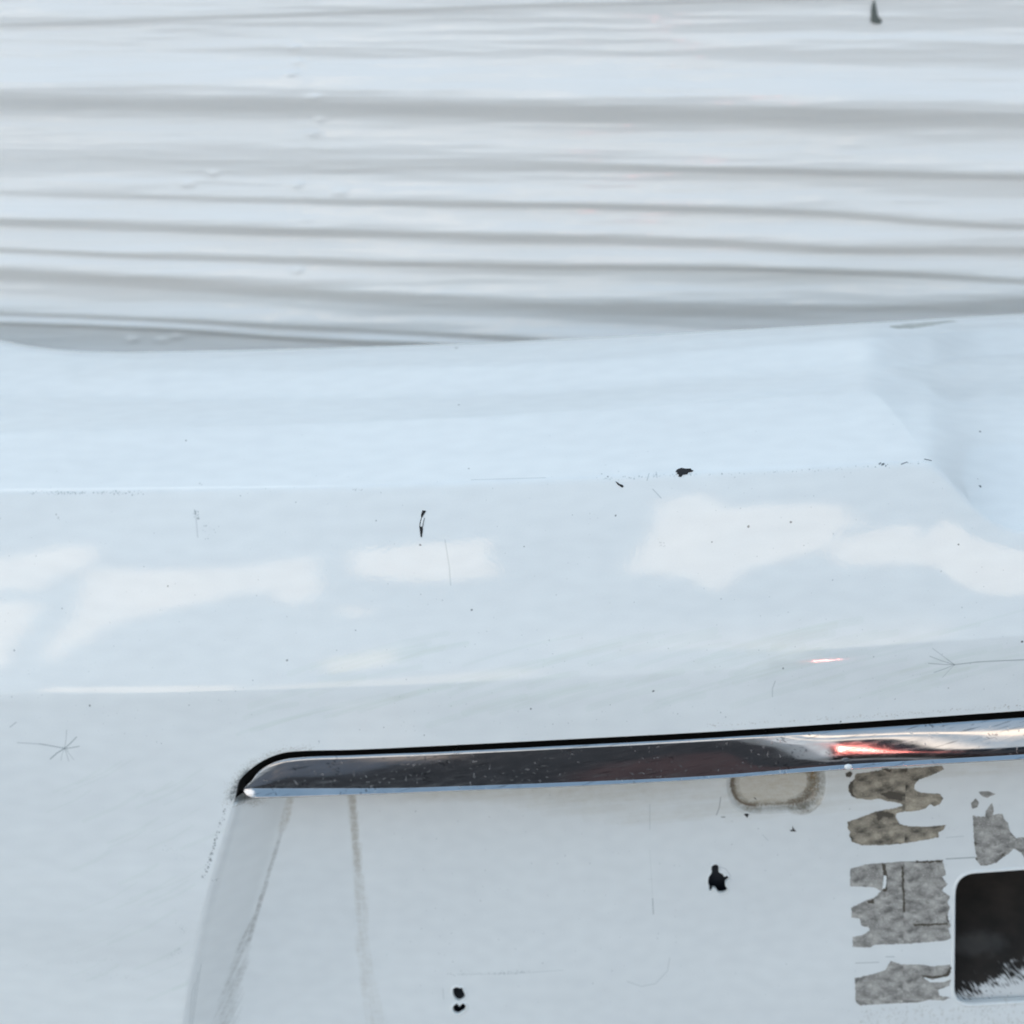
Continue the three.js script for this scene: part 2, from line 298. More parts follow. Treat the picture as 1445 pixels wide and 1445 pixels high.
// two star-shaped cracks in the lacquer
const star = (c, arms) => arms.forEach(([x, y, a, w]) => stroke(sctx, sXY, [c, [lerp(c[0], x, 0.5) + (rnd() - 0.5) * 2, lerp(c[1], y, 0.5) + (rnd() - 0.5) * 2], [x, y]], css(GREY, a), w ?? 1));
star([91, 1056], [[94, 1030, 0.35], [108, 1040, 0.6, 1.2], [112, 1053, 0.6], [71, 1071, 0.7, 1.3], [55, 1050, 0.4], [104, 1072, 0.35], [97, 1074, 0.35], [86, 1073, 0.3]]);
stroke(sctx, sXY, [[24, 1048], [60, 1050], [91, 1056]], css(GREY, 0.4), 1); grime(sctx, sXY, [[88, 1055], [94, 1058]], 4, 14, GREY, 0.6); stroke(sctx, sXY, [[14, 1026], [23, 1019]], css(GREY, 0.4), 1.2);
star([1347, 938], [[1316, 915, 0.35], [1312, 926, 0.4], [1310, 936, 0.45], [1318, 949, 0.4], [1330, 956, 0.3], [1336, 930, 0.3]]);
stroke(sctx, sXY, [[1347, 938], [1380, 934], [1445, 931]], css(GREY, 0.55), 1.2); stroke(sctx, sXY, [[1094, 961], [1090, 972], [1090, 983]], css(GREY, 0.3), 1.2);
// black grime packed round the tip of the trim and below the gap's edge
grime(sctx, sXY, [[322, 1135], [330, 1112], [342, 1094], [362, 1076], [396, 1061], [440, 1056]], 12, 2600, DIRT, 0.2, [0.35, 1.0]);
grime(sctx, sXY, [[326, 1128], [333, 1108], [350, 1086]], 6, 900, DARK, 0.35, [0.35, 1.0]);
grime(sctx, sXY, [[1000, 1024], [1240, 1010], [1445, 996]], 5, 260, DIRT, 0.25, [0.5, 1.2]);
grime(sctx, sXY, [[318, 1140], [306, 1180], [297, 1210], [286, 1240]], 3, 90, DARK, 0.55, [0.5, 1.5]);
grime(sctx, sXY, [[235, 1195], [262, 1215]], 10, 30, GREY, 0.3); grime(sctx, sXY, [[240, 1350], [255, 1340]], 7, 40, GREY, 0.4); grime(sctx, sXY, [[250, 1300], [260, 1318]], 7, 30, GREY, 0.4); grime(sctx, sXY, [[120, 1372], [190, 1382]], 5, 25, GREY, 0.35); grime(sctx, sXY, [[10, 1365], [180, 1352]], 4, 50, GREY, 0.2);
// recess: wall folds with packed dirt
const rW = (px, py) => rXY(px, py, true);
const line1 = [], line2 = []; for (let y = 1120; y <= 1460; y += 20) { line1.push([fold1(y) + 4, y]); line2.push([fold2(y), y]); }
dirtLayer(rctx, 2048, 1024, [0.2, 0.2, 0.19], 0.42, 0.9, (x) => {
  for (let i = 0; i < 90; i++) { const y = 1165 + rnd() * 150, px = fold1(y) + 3 + (rnd() - 0.5) * 4; stroke(x, rW, [[px, y], [fold1(y + 22) + 3 + (rnd() - 0.5) * 3, y + 22]], white(0.05 + 0.05 * sstep(1165, 1230, y)), 4 + 6 * rnd()); }
  for (let i = 0; i < 110; i++) { const y = 1285 + rnd() * 160, w = lerp(10, 34, sstep(1285, 1445, y)), px = fold1(y) + 2 + (rnd() - 0.6) * w; stroke(x, rW, [[px, y], [px - 7, y + 16], [px - 16, y + 34]], white(0.09), 2 + 7 * rnd()); }
});
dirtLayer(rctx, 2048, 1024, [0.19, 0.15, 0.095], 0.36, 0.9, (x) => {
  for (let i = 0; i < 60; i++) { const y = 1118 + rnd() * 45, px = fold1(y) + 3 + (rnd() - 0.5) * 12; stroke(x, rW, [[px, y], [px - 3, y + 12]], white(0.13 * (1 - (y - 1118) / 60)), 3 + 7 * rnd()); }
  for (let i = 0; i < 150; i++) { const t = rnd() ** 1.3, y = 1112 + t * 110, px = fold2(y) + (rnd() + rnd() - 1) * 8; stroke(x, rW, [[px, y], [fold2(y + 18) + (rnd() - 0.5) * 7, y + 18]], white(0.12 * (1 - 0.6 * t)), 4 + 8 * rnd()); }
  for (let i = 0; i < 260; i++) { const t = rnd(), y = 1190 + t * 260, px = fold2(y) + (rnd() + rnd() - 0.9) * lerp(7, 17, t); stroke(x, rW, [[px, y], [fold2(y + 20) + px - fold2(y), y + 20]], white(0.035), 4 + 9 * rnd()); }
});
for (const dx of [0, 4, 9]) stroke(rctx, rW, [[284 - dx, 1360 + dx * 3], [278 - dx * 0.8, 1400], [272 - dx * 0.5, 1445]], css(GREY, 0.3), 1);
grime(rctx, rW, [[298, 1243], [309, 1240]], 3, 10, DARK, 0.7);
grime(rctx, rW, [[334, 1125], [350, 1132], [372, 1130]], 11, 1600, DIRT, 0.2);
// brown film of old dust below the trim, wiped sideways
dirtLayer(rctx, 2048, 1024, [0.40, 0.365, 0.28], 0.5, 0.35, (x) => {
  for (let i = 0; i < 420; i++) { const px = 470 + rnd() * 690, top = trimLow(px) - 10, dep = 24 + 46 * sstep(640, 900, px), py = top + dep * rnd() ** 1.2, l = 40 + rnd() * 120; stroke(x, rXY, [[px, py], [px + l * 0.5, py - l * 0.05 - rnd() * 3], [px + l, py - l * 0.09]], white(0.045 * sstep(440, 640, px)), 5 + 14 * rnd()); }
  for (let i = 0; i < 70; i++) { const px = 1170 + rnd() * 275, py = trimLow(px) + rnd() * 20, l = 20 + rnd() * 60; stroke(x, rXY, [[px, py], [px + l, py - l * 0.07]], white(0.05), 4 + 8 * rnd()); }
});
dirtLayer(rctx, 2048, 1024, [0.44, 0.365, 0.26], 0.75, 0.4, (x) => {
  x.fillStyle = white(0.55); x.beginPath(); dimpleInner.forEach(([a, b], i) => { const [u, v] = rXY(a, b); i ? x.lineTo(u, v) : x.moveTo(u, v); }); x.fill();
  for (let i = 0; i < 120; i++) { const px = 1034 + rnd() * 95, py = 1092 + rnd() * 46, l = 12 + rnd() * 25; stroke(x, rXY, [[px, py], [px + l, py - l * 0.08]], white(0.12), 1 + 2.5 * rnd()); }
});
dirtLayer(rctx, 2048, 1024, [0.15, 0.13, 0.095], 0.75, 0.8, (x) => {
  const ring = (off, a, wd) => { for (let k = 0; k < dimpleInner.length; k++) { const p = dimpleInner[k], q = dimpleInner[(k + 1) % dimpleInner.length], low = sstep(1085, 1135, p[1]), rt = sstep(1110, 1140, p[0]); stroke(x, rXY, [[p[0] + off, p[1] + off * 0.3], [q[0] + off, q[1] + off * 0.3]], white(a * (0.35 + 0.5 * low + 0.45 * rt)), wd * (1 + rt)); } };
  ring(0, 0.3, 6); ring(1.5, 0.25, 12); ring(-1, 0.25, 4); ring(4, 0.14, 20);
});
for (let i = 0; i < 320; i++) { const [x, y] = rXY(520 + rnd() * 900, 1110 + rnd() * 330); fleck(rctx, x, y, 0.6 + 0.8 * rnd() ** 3, css(GREY, 0.15 + 0.5 * rnd() ** 2)); }
// dirt in the oval dimple
for (let i = 0; i < 1500; i++) { const k = rnd() * dimpleInner.length | 0, a = dimpleInner[k], b = dimpleInner[(k + 1) % dimpleInner.length], t = rnd(), px = lerp(a[0], b[0], t), py = lerp(a[1], b[1], t), o = (rnd() + rnd() - 1) * (px > 1120 ? 9 : 4); const [x, y] = rXY(px + o, py + o * 0.5); fleck(rctx, x, y, 0.7 + 1.3 * rnd(), css(px > 1120 && py < 1120 ? [0.2, 0.13, 0.06] : DIRT, 0.35)); }
// scratches and small marks
stroke(rctx, rXY, [[917, 1135], [917, 1170]], css(GREY, 0.22), 1.6); stroke(rctx, rXY, [[921, 1268], [922, 1290]], css(GREY, 0.6), 1.5); stroke(rctx, rXY, [[917, 1200], [921, 1268]], css(GREY, 0.1), 1.4);
grime(rctx, rXY, [[650, 1374], [700, 1373], [745, 1371]], 4, 110, GREY, 0.35, [0.5, 1.4]); stroke(rctx, rXY, [[645, 1375], [720, 1374], [795, 1369]], css(GREY, 0.14), 1.5); grime(rctx, rXY, [[634, 1374], [644, 1377]], 2, 10, DARK, 0.7); stroke(rctx, rXY, [[625, 1395], [626, 1410]], css(GREY, 0.3), 1.3);
stroke(rctx, rXY, [[885, 1385], [905, 1392], [925, 1388], [942, 1370], [945, 1352]], css(GREY, 0.14), 2.5); stroke(rctx, rXY, [[1017, 1125], [1015, 1140], [1011, 1150]], css(DARK, 0.5), 1.2); stroke(rctx, rXY, [[1018, 1153], [1023, 1153]], css(DARK, 0.7), 1.6);
stroke(rctx, rXY, [[1076, 1178], [1084, 1186]], css(GREY, 0.4), 1); stroke(rctx, rXY, [[1015, 1223], [1024, 1226], [1031, 1236]], css(GREY, 0.4), 1.1);
stroke(rctx, rXY, [[1335, 1182], [1360, 1180]], css(GREY, 0.25), 1.2); stroke(rctx, rXY, [[1335, 1212], [1375, 1210]], css(GREY, 0.6), 1.8); stroke(rctx, rXY, [[1207, 1359], [1240, 1358]], css(GREY, 0.45), 1.3); stroke(rctx, rXY, [[1250, 1350], [1262, 1350]], css(GREY, 0.4), 1.3);
// grey smear along the bottom right
for (let i = 0; i < 700; i++) { const px = 1210 + rnd() * 300, py = 1425 + 60 * rnd() - (px - 1210) * 0.05 + 10 * n3(px / 40, 2, 1); const [x, y] = rXY(px, py); fleck(rctx, x, y, 1 + 3 * rnd(), css([0.4, 0.4, 0.37], 0.16)); }
grime(rctx, rXY, [[1400, 1428], [1420, 1424]], 4, 14, GREY, 0.3);

for (const [ctx, w, h] of [[sctx, 2048, 1536], [rctx, 2048, 1024]]) { ctx.strokeStyle = css(PAINT); ctx.lineWidth = 8; ctx.strokeRect(0, 0, w, h); }   // plain paint beyond the drawn area
const peel = (() => { const n = 512, d = new Uint8Array(n * n * 4); for (let i = 0; i < n * n; i++) { const u = i % n, v = i / n | 0, w = 6.283 / n, a = Math.cos(u * w), b = Math.sin(u * w), c = Math.cos(v * w), e = Math.sin(v * w), m = 128 + 90 * (n3(a * 9 + 3, b * 9 + c * 9, e * 9) + 0.4 * n3(a * 22, b * 22 + c * 22, e * 22)); d.set([clamp(m, 0, 255), clamp(m, 0, 255), clamp(m, 0, 255), 255], i * 4); } const t = new THREE.DataTexture(d, n, n); t.wrapS = t.wrapT = THREE.RepeatWrapping; t.magFilter = THREE.LinearFilter; t.needsUpdate = true; return t; })();
const peelSkin = peel.clone(); peelSkin.repeat.set(7, 5.25); peelSkin.needsUpdate = true;
const peelRecess = peel.clone(); peelRecess.repeat.set(5, 2.4); peelRecess.needsUpdate = true;
const paintSkin = new THREE.MeshPhysicalMaterial({ map: colourMap(skinCanvas), roughness: 0.04, ior: 1.58, bumpMap: peelSkin, bumpScale: 0.000012 });
const paintRecess = new THREE.MeshPhysicalMaterial({ map: colourMap(rCanvas), roughness: 0.2, ior: 1.65, bumpMap: peelRecess, bumpScale: 0.000012 });
const blackRubber = new THREE.MeshStandardMaterial({ color: new THREE.Color(0.012, 0.012, 0.012), roughness: 0.85 });
const clipMat = new THREE.MeshStandardMaterial({ color: new THREE.Color(0.006, 0.009, 0.016), roughness: 0.4 });
const bareBlack = new THREE.MeshStandardMaterial({ color: new THREE.Color(0.008, 0.008, 0.01), roughness: 0.7 });

part('outer_panel', skinGeometry, paintSkin, lid);
const plateRecess = part('plate_recess', wallGeometry, paintRecess, lid);
part('back_panel', panelGeometry, paintRecess, lid, 'white flat back of the number plate recess with screw holes and a latch opening');
{ // oval dimple pressed into the back panel
  const n = dimpleOuter.length, rows = [];
  const ring = (s, back) => { const row = []; for (let i = 0; i <= n; i++) { const a = dimpleOuter[i % n], b = dimpleInner[i % n]; row.push(onPanel(lerp(a[0], b[0], s), lerp(a[1], b[1], s)).addScaledVector(PN, -back)); } return row; };
  for (const [s, b] of [[0, 0.0003], [0.12, 0.0004], [0.3, 0.001], [0.5, 0.0018], [0.7, 0.0026], [0.88, 0.003], [1, 0.0031], [1.6, 0.0031]]) rows.push(ring(s, b));
  const c = onPanel(1090, 1110).addScaledVector(PN, -0.0031); rows.push(rows[0].map(() => c.clone()));
  part('oval_dimple', gridGeometry(rows, rUV), paintRecess, lid, 'oval dimple with brown dirt round its edge, just under the chrome strip');
}

// ---- rubber seal at the bottom of the gap, behind the trim
{
  const rows = [[], [], [], []];
  for (let i = 0; i < columns.length; i++) {
    const px = columns[i]; if (px < 150) continue; const o = outlineOf(px); if (o[1] > 1128) continue;
    const p = skin(o[0], o[1]), side = 1 - sstep(360, 441, o[0]), gap = sstep(1125, 1085, o[1]);
    const at = (dx, dy, dz) => p.clone().add(new THREE.Vector3(dx, dy, dz));
    rows[0].push(at(0.00056 * side, -0.0002 * gap, -0.0009 - 0.0006 * gap)); rows[1].push(at(0.0011 * side, -0.0008 * gap, -0.004)); rows[2].push(at(0.0015 * side, -0.001, -0.013)); rows[3].push(at(0.004 + 0.010 * side, -0.016, -0.014));
  }
  part('gap_seal', gridGeometry(rows), blackRubber, lid);
}

// ---- chrome trim strip
const chromeRough = (() => { const n = 1024, d = new Uint8Array(n * 256 * 4); for (let v = 0; v < 256; v++) for (let u = 0; u < n; u++) { const s = u + v * 1.6, m = 40 + 55 * Math.max(0, fbm(s / 60, v / 9 - u / 40, 4, 4) + 0.1) * 1.6 + (n3(u / 7, v / 7, 9) > 0.42 ? 80 : 0) * (n3(u / 90, v / 60, 2) > -0.05 ? 1 : 0.2); d.set([clamp(m, 0, 255), clamp(m, 0, 255), clamp(m, 0, 255), 255], (v * n + u) * 4); } const t = new THREE.DataTexture(d, n, 256); t.wrapS = t.wrapT = THREE.RepeatWrapping; t.magFilter = THREE.LinearFilter; t.needsUpdate = true; return t; })();
const chromeTint = (() => { const n = 1024, d = new Uint8Array(n * 256 * 4); for (let v = 0; v < 256; v++) for (let u = 0; u < n; u++) { let m = 232 + 20 * fbm(u / 50, v / 30, 6, 3); const pit = n3(u / 5 + v / 11, v / 4, 3.7) * 0.8 + n3(u / 40, v / 24, 5.2) * 0.9; if (pit > 0.5) m -= 55 * sstep(0.5, 0.9, pit); const st = fbm((u + v * 2.1) / 70, (v - u * 0.22) / 3.2, 1.9, 3); if (st > 0.15) m -= 45 * sstep(0.15, 0.45, st); m = clamp(m, 0, 255); d.set([m, m, m, 255], (v * n + u) * 4); } const t = new THREE.DataTexture(d, n, 256); t.colorSpace = THREE.SRGBColorSpace; t.wrapS = t.wrapT = THREE.RepeatWrapping; t.magFilter = THREE.LinearFilter; t.needsUpdate = true; return t; })();
const chrome = new THREE.MeshPhysicalMaterial({ color: new THREE.Color(0.50, 0.50, 0.515), metalness: 1, roughness: 0.5, roughnessMap: chromeRough, map: chromeTint });
const trimColumns = []; for (let px = 344; px < 352; px += 0.7) trimColumns.push(px); for (let px = 352; px < 450; px += 2) trimColumns.push(px); for (let px = 450; px <= 1500; px += 6) trimColumns.push(px); for (let px = 1530; px <= 2240; px += 30) trimColumns.push(px);
{
  const face = [], lip = [];
  let u = 0;
  const faceRows = Array.from({ length: 38 }, () => []), lipRows = Array.from({ length: 16 }, () => []);
  for (const px of trimColumns) {
    const T = trimTop(px), Lp = Math.max(trimLip(px), T + 0.4), B = Math.max(trimLow(px), Lp + 1), roll = Math.min(5.5, (Lp - T) * 0.4);
    const g = skin(px, gapTop(px));
    let P = onDepth(px, T, g.z - 0.0015);
    const right = sstep(1010, 1190, px), far = sstep(1190, 1420, px), tip = 1 - sstep(350, 440, px);
    const walk = (y, f) => { const r = sight(px, y), K = Math.tan(rad(f)), t = (P.y - EYE.y - K * (EYE.z - P.z)) / (r.y + K * r.z); P = r.multiplyScalar(t).add(EYE); return P.clone(); };
    faceRows[0].push(P.clone().add(new THREE.Vector3(0, -0.003, -0.012))); faceRows[1].push(P.clone().add(new THREE.Vector3(0, -0.0004, -0.0015))); faceRows[2].push(P.clone());
    for (let k = 1; k <= 9; k++) faceRows[2 + k].push(walk(T + roll * k / 9, lerp(28, lerp(80, 57, right), k / 9)));
    const n = 26, y0 = T + roll;
    for (let k = 1; k <= n; k++) {
      const s = k / n, left = lerp(84, 91, s) - 10 * tip * (1 - s);
      const mid = s < 0.3 ? lerp(57, 72.6, s / 0.3) : s < 0.72 ? lerp(72.6, 74.8, (s - 0.3) / 0.42) : lerp(74.8, 87, (s - 0.72) / 0.28);
      const rt = s < 0.35 ? lerp(57, 65, s / 0.35) : s < 0.72 ? lerp(65, 68, (s - 0.35) / 0.37) : lerp(68, 78, (s - 0.72) / 0.28);
      faceRows[11 + k].push(walk(lerp(y0, Lp, s), Math.min(89.4, lerp(lerp(left, mid, right), rt, far))));
    }
    lipRows[0].push(P.clone());
    for (let k = 1; k <= 10; k++) lipRows[k].push(walk(lerp(Lp, B, 0.86 * k / 10), lerp(52, 40, Math.min(1, k / 3))));
    for (let k = 1; k <= 3; k++) lipRows[10 + k].push(walk(lerp(Lp, B, 0.86 + 0.14 * k / 3), [58, 74, 86][k - 1]));
    lipRows[14].push(P.clone().add(new THREE.Vector3(0, -0.0006, -0.0008))); lipRows[15].push(P.clone().add(new THREE.Vector3(0, 0.001, -0.022)));
  }
  const uvOf = (p) => [p.x / 0.35, p.y / 0.09];
  const strip = part('chrome_strip', gridGeometry(faceRows, uvOf), chrome, lid, 'tarnished chrome trim strip above the number plate recess');
  part('lower_lip', gridGeometry(lipRows, uvOf), chrome, strip, 'bright lower lip of the chrome strip');
}
// ---- bead of dried sealant under the strip
{ const c = onPanel(1197, 1083); const p = along(1197, 1082, skinT(1197, 1082) * 0.9925); const g = new THREE.SphereGeometry(0.0021, 14, 10); g.scale(1.15, 0.8, 0.8); g.translate(p.x, p.y, p.z); part('sealant_bead', g, paintRecess, lid, 'small white bead stuck on the chrome strip'); }

// ---- chips through the paint, patches of the skin laid bare
function onSkin(pts, lift = 0.00025) { const g = new THREE.ShapeGeometry(new THREE.Shape(pts.map(([x, y]) => new THREE.Vector2(x, -y)))); const p = g.attributes.position; for (let i = 0; i < p.count; i++) { const x = p.getX(i), y = -p.getY(i), q = skin(x, y).addScaledVector(skinNormal(x, y), lift); p.setXYZ(i, q.x, q.y, q.z); } g.computeVertexNormals(); return g; }
const cropA = (pts) => scaled(pts, 560, 630, 440 / 1445);
part('paint_chip', onSkin(cropA([[1298, 108], [1318, 100], [1340, 104], [1362, 103], [1366, 110], [1375, 112], [1370, 118], [1352, 121], [1345, 130], [1325, 132], [1318, 142], [1304, 140], [1308, 132], [1296, 126], [1302, 121], [1291, 119]])), bareBlack, lid, 'largest black chip, on the edge of the lid above the face');
part('paint_chip', onSkin(cropA([[1012, 161], [1024, 167], [1032, 174], [1046, 178], [1052, 186], [1044, 191], [1034, 184], [1024, 178]])), bareBlack, lid, 'small slanting black chip left of the largest one');
part('paint_chip', onSkin(cropA([[118, 296], [136, 298], [132, 306], [124, 318], [114, 336], [112, 320]])), bareBlack, lid, 'black chip at the top of the upright peeled scratch');
part('paint_chip', onSkin(cropA([[104, 370], [112, 372], [120, 371], [121, 390], [118, 405], [116, 422], [110, 418], [108, 395]])), bareBlack, lid, 'black chip at the foot of the upright peeled scratch');
part('paint_chip', mergeGeometries([onSkin(cropA([[113, 330], [116, 331], [109, 360], [109, 372], [105, 372], [106, 355]])), onSkin(cropA([[128, 330], [130, 331], [124, 352], [122, 372], [119, 372], [122, 350]]))]), bareBlack, lid, 'thin dark outline of the peeled scratch');
part('paint_flake', onSkin(cropA([[117, 333], [127, 331], [121, 352], [118, 370], [110, 369], [111, 355]]), 0.0006), paintRecess, lid);

// ---- residue of old adhesive on the back panel
const residueTexture = (warm, seed) => { const n = 512, c = canvas(n, n), x = c.getContext('2d'), im = x.createImageData(n, n);
  for (let i = 0; i < n * n; i++) { const u = i % n, v = i / n | 0; let m = lerp(0.32, 0.25, warm) + 0.44 * fbm(u / 120, v / 75, seed, 3) + 0.05 * fbm(u / 30, v / 12, seed + 1, 3) + 0.03 * n3(u / 9, v / 4, seed + 3) + 0.03 * n3(u / 2, v / 2, seed); const dk = fbm(u / 55 + 9, v / 55, seed + 6, 3); m *= dk < -0.12 ? lerp(1, 0.7, sstep(-0.12, -0.4, dk)) : 1; if (n3(u / 14, v / 11, seed + 8) > 0.42) m += 0.16; m = clamp(m, 0.04, 0.8);
    im.data.set([srgb(m), srgb(m * lerp(0.985, 0.86, warm)), srgb(m * lerp(0.95, 0.64, warm)), 255], i * 4); }
  x.putImageData(im, 0, 0); const t = colourMap(c); t.wrapS = t.wrapT = THREE.RepeatWrapping; t.repeat.set(9, 9); return t; };
const residueGrey = new THREE.MeshStandardMaterial({ map: residueTexture(0.12, 2.5), roughness: 0.8 });
const residueBrown = new THREE.MeshStandardMaterial({ map: residueTexture(0.8, 7.7), roughness: 0.75 });
const residueDark = new THREE.MeshStandardMaterial({ color: new THREE.Color(0.09, 0.078, 0.062), roughness: 0.85 });
function ragged(pts, amp, step = 1.6) { const out = []; for (let i = 0; i < pts.length; i++) { const a = pts[i], b = pts[(i + 1) % pts.length], l = Math.hypot(b[0] - a[0], b[1] - a[1]), n = Math.max(1, Math.round(l / step)); for (let k = 0; k < n; k++) { const x = lerp(a[0], b[0], k / n), y = lerp(a[1], b[1], k / n), q = amp * (n3(x / 3.1, y / 3.1, 4) + 0.6 * n3(x / 1.3, y / 1.3, 7)); out.push([x - (b[1] - a[1]) / l * q, y + (b[0] - a[0]) / l * q]); } } return out; }
const RS = 300 / 1126, cropR = (pts) => scaled(pts, 1145, 1060, RS);
const residue = (pts, material, label, lift = 0.0001, thick = 0.00016, amp = 1.1, parent = lid, name = 'adhesive_residue') => { const g = new THREE.ExtrudeGeometry(toShape(ragged(cropR(pts), amp)), { depth: thick, bevelEnabled: false }).translate(0, 0, lift); g.applyMatrix4(placePanel); const p = g.attributes.position, uv = g.attributes.uv; for (let i = 0; i < p.count; i++) uv.setXY(i, p.getX(i) / 0.3, p.getY(i) / 0.3); return part(name, g, material, parent, label); };
const upperRes = residue([[235, 120], [300, 110], [420, 92], [560, 88], [690, 76], [703, 97], [640, 125], [570, 150], [545, 175], [547, 205], [580, 220], [680, 228], [698, 250], [680, 280], [650, 292], [625, 280], [600, 305], [540, 318], [480, 320], [450, 328], [446, 352], [470, 386], [530, 400], [600, 402], [715, 390], [700, 412], [672, 432], [675, 455], (600, [600, 470]), [500, 486], [380, 497], [270, 498], [215, 480], [200, 445], [206, 425], [192, 410], [190, 375], [230, 362], [300, 335], [340, 320], [400, 308], [440, 302], [485, 288], [470, 275], [400, 262], [350, 250], [320, 258], [240, 250], [210, 235], [195, 200], [205, 170], [228, 145]], residueBrown, 'brown adhesive residue directly under the chrome strip');
residue([[205, 622], [290, 600], [370, 592], [490, 585], [560, 582], [695, 580], [705, 620], [712, 655], [690, 665], [720, 702], [690, 738], [735, 770], [720, 800], [735, 830], [725, 850], [718, 880], [740, 920], [725, 940], [740, 990], [700, 1003], [560, 1015], [330, 1025], [310, 1040], [220, 1035], [218, 985], [280, 970], [310, 945], [300, 930], [265, 925], [255, 885], [213, 880], [210, 830], [270, 800], [340, 770], [370, 740], [330, 720], [205, 715]], residueGrey, 'largest grey adhesive residue, left of the latch opening');
residue([[230, 1202], [330, 1180], [390, 1160], [420, 1112], [480, 1130], [580, 1130], [640, 1140], [735, 1130], [738, 1170], [720, 1192], [738, 1210], [730, 1240], [670, 1265], [680, 1295], [735, 1305], [700, 1320], [620, 1315], [570, 1330], [420, 1335], [260, 1345], [235, 1330]], residueGrey, 'lowest grey adhesive residue with a pale crack');
residue([[855, 340], [880, 347], [920, 348], [925, 312], [957, 275], [965, 312], [960, 338], [1010, 330], [1020, 360], [1040, 380], [1055, 430], [1085, 460], [1126, 455], [1190, 440], [1220, 500], [1200, 590], [1150, 600], [1110, 535], [1070, 515], [1040, 545], [1000, 570], [980, 590], [930, 605], [895, 605], [880, 580], [875, 555], [865, 510], [860, 450]], residueGrey, 'grey adhesive residue above the latch opening');
residue([[845, 275], [870, 250], [887, 270], [880, 295], [852, 305]], residueGrey, 'small grey spot of adhesive residue above the latch opening', 0.0001, 0.00016, 0.6);
residue([[885, 215], [940, 212], [975, 228], [930, 246], [905, 240]], residueGrey, 'faint thin smear of adhesive residue, highest on the right', 0.0001, 0.00012, 0.8);
residue([[180, 118], [205, 105], [218, 118], [205, 138], [184, 135]], residueDark, 'dark spot of residue at the corner under the sealant bead', 0.0001, 0.00016, 0.6);
const dimpleCrop = (pts) => pts.map(([x, y]) => [(1010 + x * 0.1246 - 1145) / RS, (1070 + y * 0.1246 - 1060) / RS]);
for (const [pts, label] of [[[[318, 632], [345, 624], [376, 632], [366, 650], [358, 674], [344, 660]], 'black chip on the lower edge of the oval dimple'], [[[832, 816], [868, 808], [868, 768], [886, 800], [912, 830], [880, 826], [850, 826]], 'three-pointed black chip below the oval dimple'], [[[434, 462], [452, 470], [468, 490], [446, 482]], 'tiny black chip inside the oval dimple']]) residue(dimpleCrop(pts), bareBlack, label, label.includes('inside') ? -0.0029 : 0.0002, 0.0001, 0.3, lid, 'paint_chip');
// dark stains inside them and the paint that shows through cracks
const stain = (pts, l = 'residue_stain') => residue(pts, residueDark, undefined, 0.0003, 0.00008, 1.9, lid, l);
stain([[370, 92], [390, 88], [430, 100], [410, 112]]); stain([[360, 225], [420, 210], [485, 225], [480, 262], [410, 252]]); stain([[202, 170], [226, 150], [214, 190], [220, 228], [240, 246], [215, 238], [197, 205]]); stain([[340, 330], [400, 318], [440, 335], [425, 352], [380, 345], [355, 372]]); stain([[470, 95], [510, 90], [505, 106], [480, 112]]);
stain([[372, 596], [392, 596], [400, 660], [402, 720], [396, 740], [374, 740], [384, 700], [380, 640]]); stain([[478, 612], [488, 614], [492, 700], [494, 780], [498, 850], [482, 850], [484, 760], [478, 690]]); stain([[540, 916], [720, 908], [724, 918], [545, 926]]); stain([[552, 580], [695, 578], [697, 588], [554, 590]]); stain([[296, 792], [330, 782], [326, 806], [302, 806]]); stain([[714, 868], [736, 884], [728, 905], [712, 890]]);
stain([[578, 1184], [640, 1192], [710, 1182], [736, 1150], [738, 1170], [722, 1192], [640, 1204], [590, 1200]]); stain([[735, 1134], [740, 1150], [728, 1178], [718, 1172]]);
stain([[864, 484], [878, 486], [876, 498], [866, 496]]); stain([[866, 560], [882, 574], [880, 584], [868, 572]]); stain([[1006, 542], [1028, 534], [1020, 550], [1000, 556]]);
const bare = (pts) => { const m = residue(pts, paintRecess, undefined, 0.0004, 0.00008, 0.7, lid, 'paint_crack'); const p = m.geometry.attributes.position, uv = m.geometry.attributes.uv; for (let i = 0; i < p.count; i++) uv.setXY(i, 0.5, 0.35); };
bare([[383, 655], [396, 660], [398, 700], [390, 726], [374, 728], [380, 690]]); bare([[585, 1192], [640, 1208], [730, 1190], [735, 1208], [700, 1222], [630, 1222]]); bare([[722, 880], [740, 870], [740, 892], [726, 896]]);

// ---- behind the openings: the lid's inner frame
const innerMap = (() => { const n = 512, c = canvas(n, n), x = c.getContext('2d'), im = x.createImageData(n, n);
  for (let i = 0; i < n * n; i++) { const u = i % n, v = i / n | 0; // v runs from the top of the pocket to its foot
    let m = 0.013 + 0.016 * fbm(u / 60, v / 50, 1, 4); let c0 = [m * 1.25, m * 0.98, m * 0.8];
    const edge = 432 + 36 * Math.sin(u / 70 + 2) + 40 * fbm(u / 45, v / 20, 3, 4) + 45 * n3((u - v * 0.7) / 4, (v + u * 0.7) / 26, 5), w = sstep(-14, 22, v - edge);
    const h = Math.hypot((u - 90) / 90, (v - 330) / 40) + 0.8 * fbm(u / 40, v / 40, 8, 3); const w2 = 0.05 * sstep(1, 0.2, h);
    const k = Math.max(w, w2); c0 = c0.map((q, s) => lerp(q, [0.66, 0.67, 0.67][s], k)); if (n3(u / 6, v / 6, 2) > 0.6 && v > 380) c0 = [0.05, 0.05, 0.05];
    im.data.set([srgb(c0[0]), srgb(c0[1]), srgb(c0[2]), 255], i * 4); }
  x.putImageData(im, 0, 0); return colourMap(c); })();
const innerMat = new THREE.MeshStandardMaterial({ map: innerMap, roughness: 0.85 });
